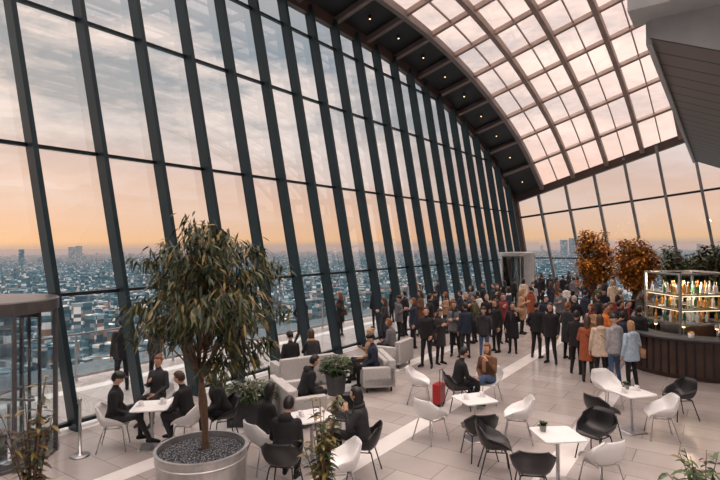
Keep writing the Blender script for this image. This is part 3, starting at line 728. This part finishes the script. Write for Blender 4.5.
PM={
 'st1':('standing_man',person_mesh(('down','down'),('stand','stance'),bulk=1.15,coat=.16,hair='short')),
 'st2':('standing_man',person_mesh(('pocket','pocket'),('stance','stance'),bulk=1.2,hair='short',turn=25,coat=.10)),
 'st3':('standing_woman',person_mesh(('phone','phone'),('stand','stand'),bulk=1.12,coat=.36,hair='long',nod=18,sf=.9,bag=True)),
 'st4':('standing_woman',person_mesh(('cross','cross'),('stand','stance'),bulk=1.08,hair='bob',turn=-25,sf=.9,coat=.12,scarf=True)),
 'st5':('standing_man',person_mesh(('phone','down'),('stance','stand'),bulk=1.2,coat=.12,hair='beanie',hood=True,nod=12)),
 'st6':('standing_woman',person_mesh(('down','bag'),('stand','stand'),bulk=1.1,coat=.42,hair='pony',sf=.9,turn=15,scarf=True)),
 'st7':('standing_woman',person_mesh(('bag','down'),('stance','stand'),bulk=1.2,coat=.2,hair='long',sf=.92,hood=True,bag=True)),
 'st8':('standing_man',person_mesh(('wave','pocket'),('stand','stance'),bulk=1.1,hair='short',turn=-20,coat=.1)),
 'wk1':('walking_man',person_mesh(('down','pocket'),('fwd','back'),bulk=1.12,coat=.14,hair='short',lean=4,ph=.92)),
 'wk2':('walking_woman',person_mesh(('down','bag'),('back','fwd'),bulk=1.1,coat=.14,hair='long',lean=4,sf=.9,ph=.92)),
 'si1':('seated_man',person_mesh(('table','table'),('sit','sitin'),ph=.56,lean=14,bulk=1.15,hair='short',nod=8)),
 'si2':('seated_woman',person_mesh(('lap','chin'),('sit','over'),ph=.56,lean=8,bulk=1.12,hair='long',sf=.92,turn=-15,scarf=True)),
 'si3':('seated_man',person_mesh(('lap','lap'),('sitout','sit'),ph=.56,lean=4,bulk=1.15,hair='cap',nod=18)),
 'si4':('seated_woman',person_mesh(('phone','lap'),('sit','sit'),ph=.56,lean=-4,bulk=1.1,hair='bun',sf=.92,nod=15)),
 'si5':('seated_man',person_mesh(('lap','table'),('sitin','sit'),ph=.56,lean=20,bulk=1.25,hair='short',hood=True,nod=5)),
 'si6':('seated_woman',person_mesh(('table','lap'),('sit','sitin'),ph=.56,lean=10,bulk=1.18,hair='bob',sf=.94,turn=20)),
}
def cl(n,c): return pm(n,c,tuple(min(1,x*1.35+.003) for x in c),14,.85,0,.2)
C={k:cl('cloth_'+k,v) for k,v in dict(black=(.006,.006,.008),navy=(.010,.016,.035),char=(.022,.022,.026),grey=(.11,.11,.12),lgrey=(.32,.32,.33),brown=(.12,.055,.027),tan=(.34,.2,.12),olive=(.06,.06,.03),
   beige=(.5,.40,.31),denim=(.05,.09,.17),ldenim=(.2,.3,.42),wine=(.18,.022,.028),white=(.62,.6,.58),orange=(.55,.15,.03),rust=(.26,.065,.025),green=(.03,.09,.06),pale=(.32,.42,.52)).items()}
SK=[pm('skin_light',(.60,.36,.26),(.53,.30,.21),8,.5),pm('skin_medium',(.42,.24,.16),(.38,.2,.13),8,.5),pm('skin_deep',(.14,.07,.045),(.12,.06,.04),8,.5)]
HA={'k':pm('hair_black',(.008,.007,.007),None,30,.45),'b':pm('hair_brown',(.05,.025,.014),(.07,.035,.02),30,.5),'l':pm('hair_blonde',(.42,.26,.12),(.3,.17,.07),30,.5),'a':pm('hair_auburn',(.2,.07,.025),None,30,.5),'g':pm('hair_grey',(.3,.3,.3),None,30,.5)}
EYW=pm('eye_white',(.6,.6,.6),None,5,.3); EYD=pm('eye_dark',(.01,.008,.006),None,5,.2); LIP=pm('lips',(.4,.12,.10),None,5,.4)
prg=random.Random(42)
def person(k,u,v,deg,top,bot='black',hair='k',sk=0,sc=None,pos=None,dz=0):
    nm,me=PM[k]; p=pos if pos is not None else fl(u,v); sc=sc or prg.uniform(.93,1.06)
    if k.startswith('si'): sc=min(sc,1.0)
    o=inst(me,nm,(p.x,p.y,p.z+dz),math.radians(deg),sc)
    for i,mt in enumerate((SK[sk],HA[hair],C[top],C[bot],C['black'],EYD,EYW,LIP,C[prg.choice(['grey','wine','tan','white','char'])],C[prg.choice(['brown','black','tan','rust'])])):
        o.material_slots[i].link='OBJECT'; o.material_slots[i].material=mt
    return o
P_=[ # centre group
('st2',427,367,150,'black','black','k',0),('st3',440,364,-150,'char','black','b',0),('st4',455,356,170,'grey','black','b',0),('st1',466,358,20,'navy','char','k',1),
('st5',484,359,-20,'char','denim','k',0),('st7',497,352,110,'black','black','b',0),('st6',513,353,160,'black','black','k',0),('st8',503,343,-160,'wine','black','b',0),
('st2',475,343,60,'olive','black','k',0),('st6',453,345,-60,'brown','black','a',0),('st1',487,337,180,'black','black','g',0),('st3',522,334,-120,'tan','black','l',0),('st4',509,330,100,'navy','denim','k',2),
('st2',430,345,-100,'black','black','k',0),('st7',414,348,100,'navy','black','a',0),('st5',399,343,-100,'grey','black','k',0),
('st8',537,358,-40,'black','black','k',0),('st1',551,363,140,'black','black','b',0),('wk1',546,341,180,'navy','black','k',0),('st6',531,325,30,'rust','black','k',0),
# right group at bar
('st6',568,359,-60,'char','black','a',0),('st1',577,374,-40,'black','black','k',0),('st3',588,382,-30,'rust','char','b',0),('st7',601,385,-10,'beige','black','b',0),
('st5',615,386,15,'lgrey','denim','k',0),('st7',632,389,10,'pale','black','l',0),('st2',623,371,-50,'navy','black','k',0),('st8',606,366,-100,'orange','denim','b',0),
('st4',592,357,120,'tan','black','a',0),('st1',640,368,-60,'black','black','k',0),('st2',575,343,10,'black','char','g',0),('st3',610,351,-150,'brown','black','b',0),('st6',629,350,180,'black','black','k',0),
('st1',586,335,-70,'navy','black','k',0),('st5',561,333,160,'grey','black','k',0),('st2',643,347,-160,'char','black','b',2),
('st8',620,357,-80,'black','black','k',0),('st1',599,344,40,'char','black','b',0),('st7',618,341,-30,'wine','black','k',0),('st2',634,338,-120,'black','denim','b',0),
('st3',651,339,-150,'beige','black','l',0),('st5',604,334,-40,'navy','black','k',0),('st4',573,330,70,'black','black','k',0),('st1',658,347,-110,'black','char','k',0),('st6',647,356,-70,'green','black','b',0),
# back row
('st1',640,330,160,'grey','black','k',0),('st4',621,328,30,'tan','black','l',0),('st2',600,323,160,'olive','black','k',0),
('st7',567,320,-40,'white','black','k',0),('st3',551,315,20,'navy','black','b',0),('st1',536,309,170,'black','black','k',0),('wk2',524,312,0,'beige','black','k',0),('st5',543,304,90,'black','black','k',0),
('st2',514,307,-60,'black','black','k',0),('st6',557,307,-90,'brown','black','b',0),('st1',574,309,10,'grey','black','k',0),('st8',585,313,90,'navy','black','k',0),('st3',505,311,30,'black','black','k',0),
('st1',494,316,90,'char','black','k',0),('st2',484,320,70,'black','black','b',0),('st7',472,325,100,'grey','black','k',0),('st1',461,331,80,'navy','black','k',0),('st4',446,333,110,'tan','char','a',0),
('st5',436,332,100,'black','black','k',0),('st3',421,336,95,'brown','black','b',0),('st2',527,302,90,'black','black','k',0),('st1',550,300.5,0,'char','black','k',0),('st6',563,302,0,'black','black','k',0),
('st1',592,308,0,'black','black','k',0),('st2',605,312,40,'char','black','k',0),('st4',478,330,-40,'white','black','k',0),('st8',466,343,-150,'black','black','g',0),
('st3',577,304,80,'rust','black','k',0),('st7',613,318,0,'beige','black','l',0),('st5',533,317,-30,'lgrey','black','k',0),('st7',497,325,200,'char','black','b',0),
('st2',541,299.5,40,'black','black','k',0),('st1',587,303,-40,'black','black','k',0),('st4',569,299.5,100,'char','black','b',0),
('st1',405,336,60,'black','black','k',0),('st3',385,347,80,'char','black','b',0),
]
for q in P_: person(*q)
for k,t,r_,dg_,tp_ in (('st1',3.2,-1.4,40,'black'),('st2',4.0,-1.2,70,'navy'),('st7',7.3,-1.6,50,'char'),('st3',12.4,-1.5,60,'black'),('st5',14.8,-1.4,30,'black'),('st1',16.5,-1.6,60,'black'),('st6',18.3,-1.2,100,'char'),('wk1',10.0,-1.4,-30,'black'),('st8',21,-1.5,60,'navy'),('st1',-.2,-1.6,-60,'black')):
    person(k,0,0,dg_,tp_,'black',prg.choice('kba'),0,pos=H(t,r_,-.01))
# seated
person('si3',114,448,-75,'black','char','k',0,1.0)
person('si1',189,446,80,'black','char','b',0,1.0)
person('si5',224,440,120,'black','black','b',0,1.0)
person('si4',158,422,170,'char','black','a',0,1.0)
person('si6',263,468,-50,'black','black','k',0,1.0)
person('si5',284,492,-10,'black','black','k',0,1.0)
person('si2',364,474,80,'char','black','k',0,1.0)
person('si1',457,409,-80,'black','black','k',0,1.0)
person('si2',489,402,150,'brown','denim','a',0,1.0)
def on_sofa(k,u,v,deg,off,top,hair): 
    b=fl(u,v); d=Matrix.Rotation(math.radians(deg),3,'Z'); person(k,0,0,deg,top,'black',hair,0,1.0,pos=b+d@Vector((off,.06,.0)),dz=0.02)
on_sofa('si4',374,385,100,.3,'tan','l'); on_sofa('si3',374,385,100,-.32,'navy','k')
on_sofa('si3',303,384,30,-.3,'black','k'); on_sofa('si2',303,384,30,.32,'char','b')
on_sofa('si5',296,418,-65,.3,'black','k')
on_sofa('si6',395,365,60,0,'grey','a')
# barkeepers
person('st8',0,0,160,'white','black','b',0,1.0,pos=bc+Vector((.05,-1.15,0)))
person('st1',0,0,-170,'orange','black','k',0,1.0,pos=bc+Vector((.75,-.85,0)))
person('st5',0,0,60,'black','black','k',1,1.0,pos=bc+Vector((.6,.85,0)))
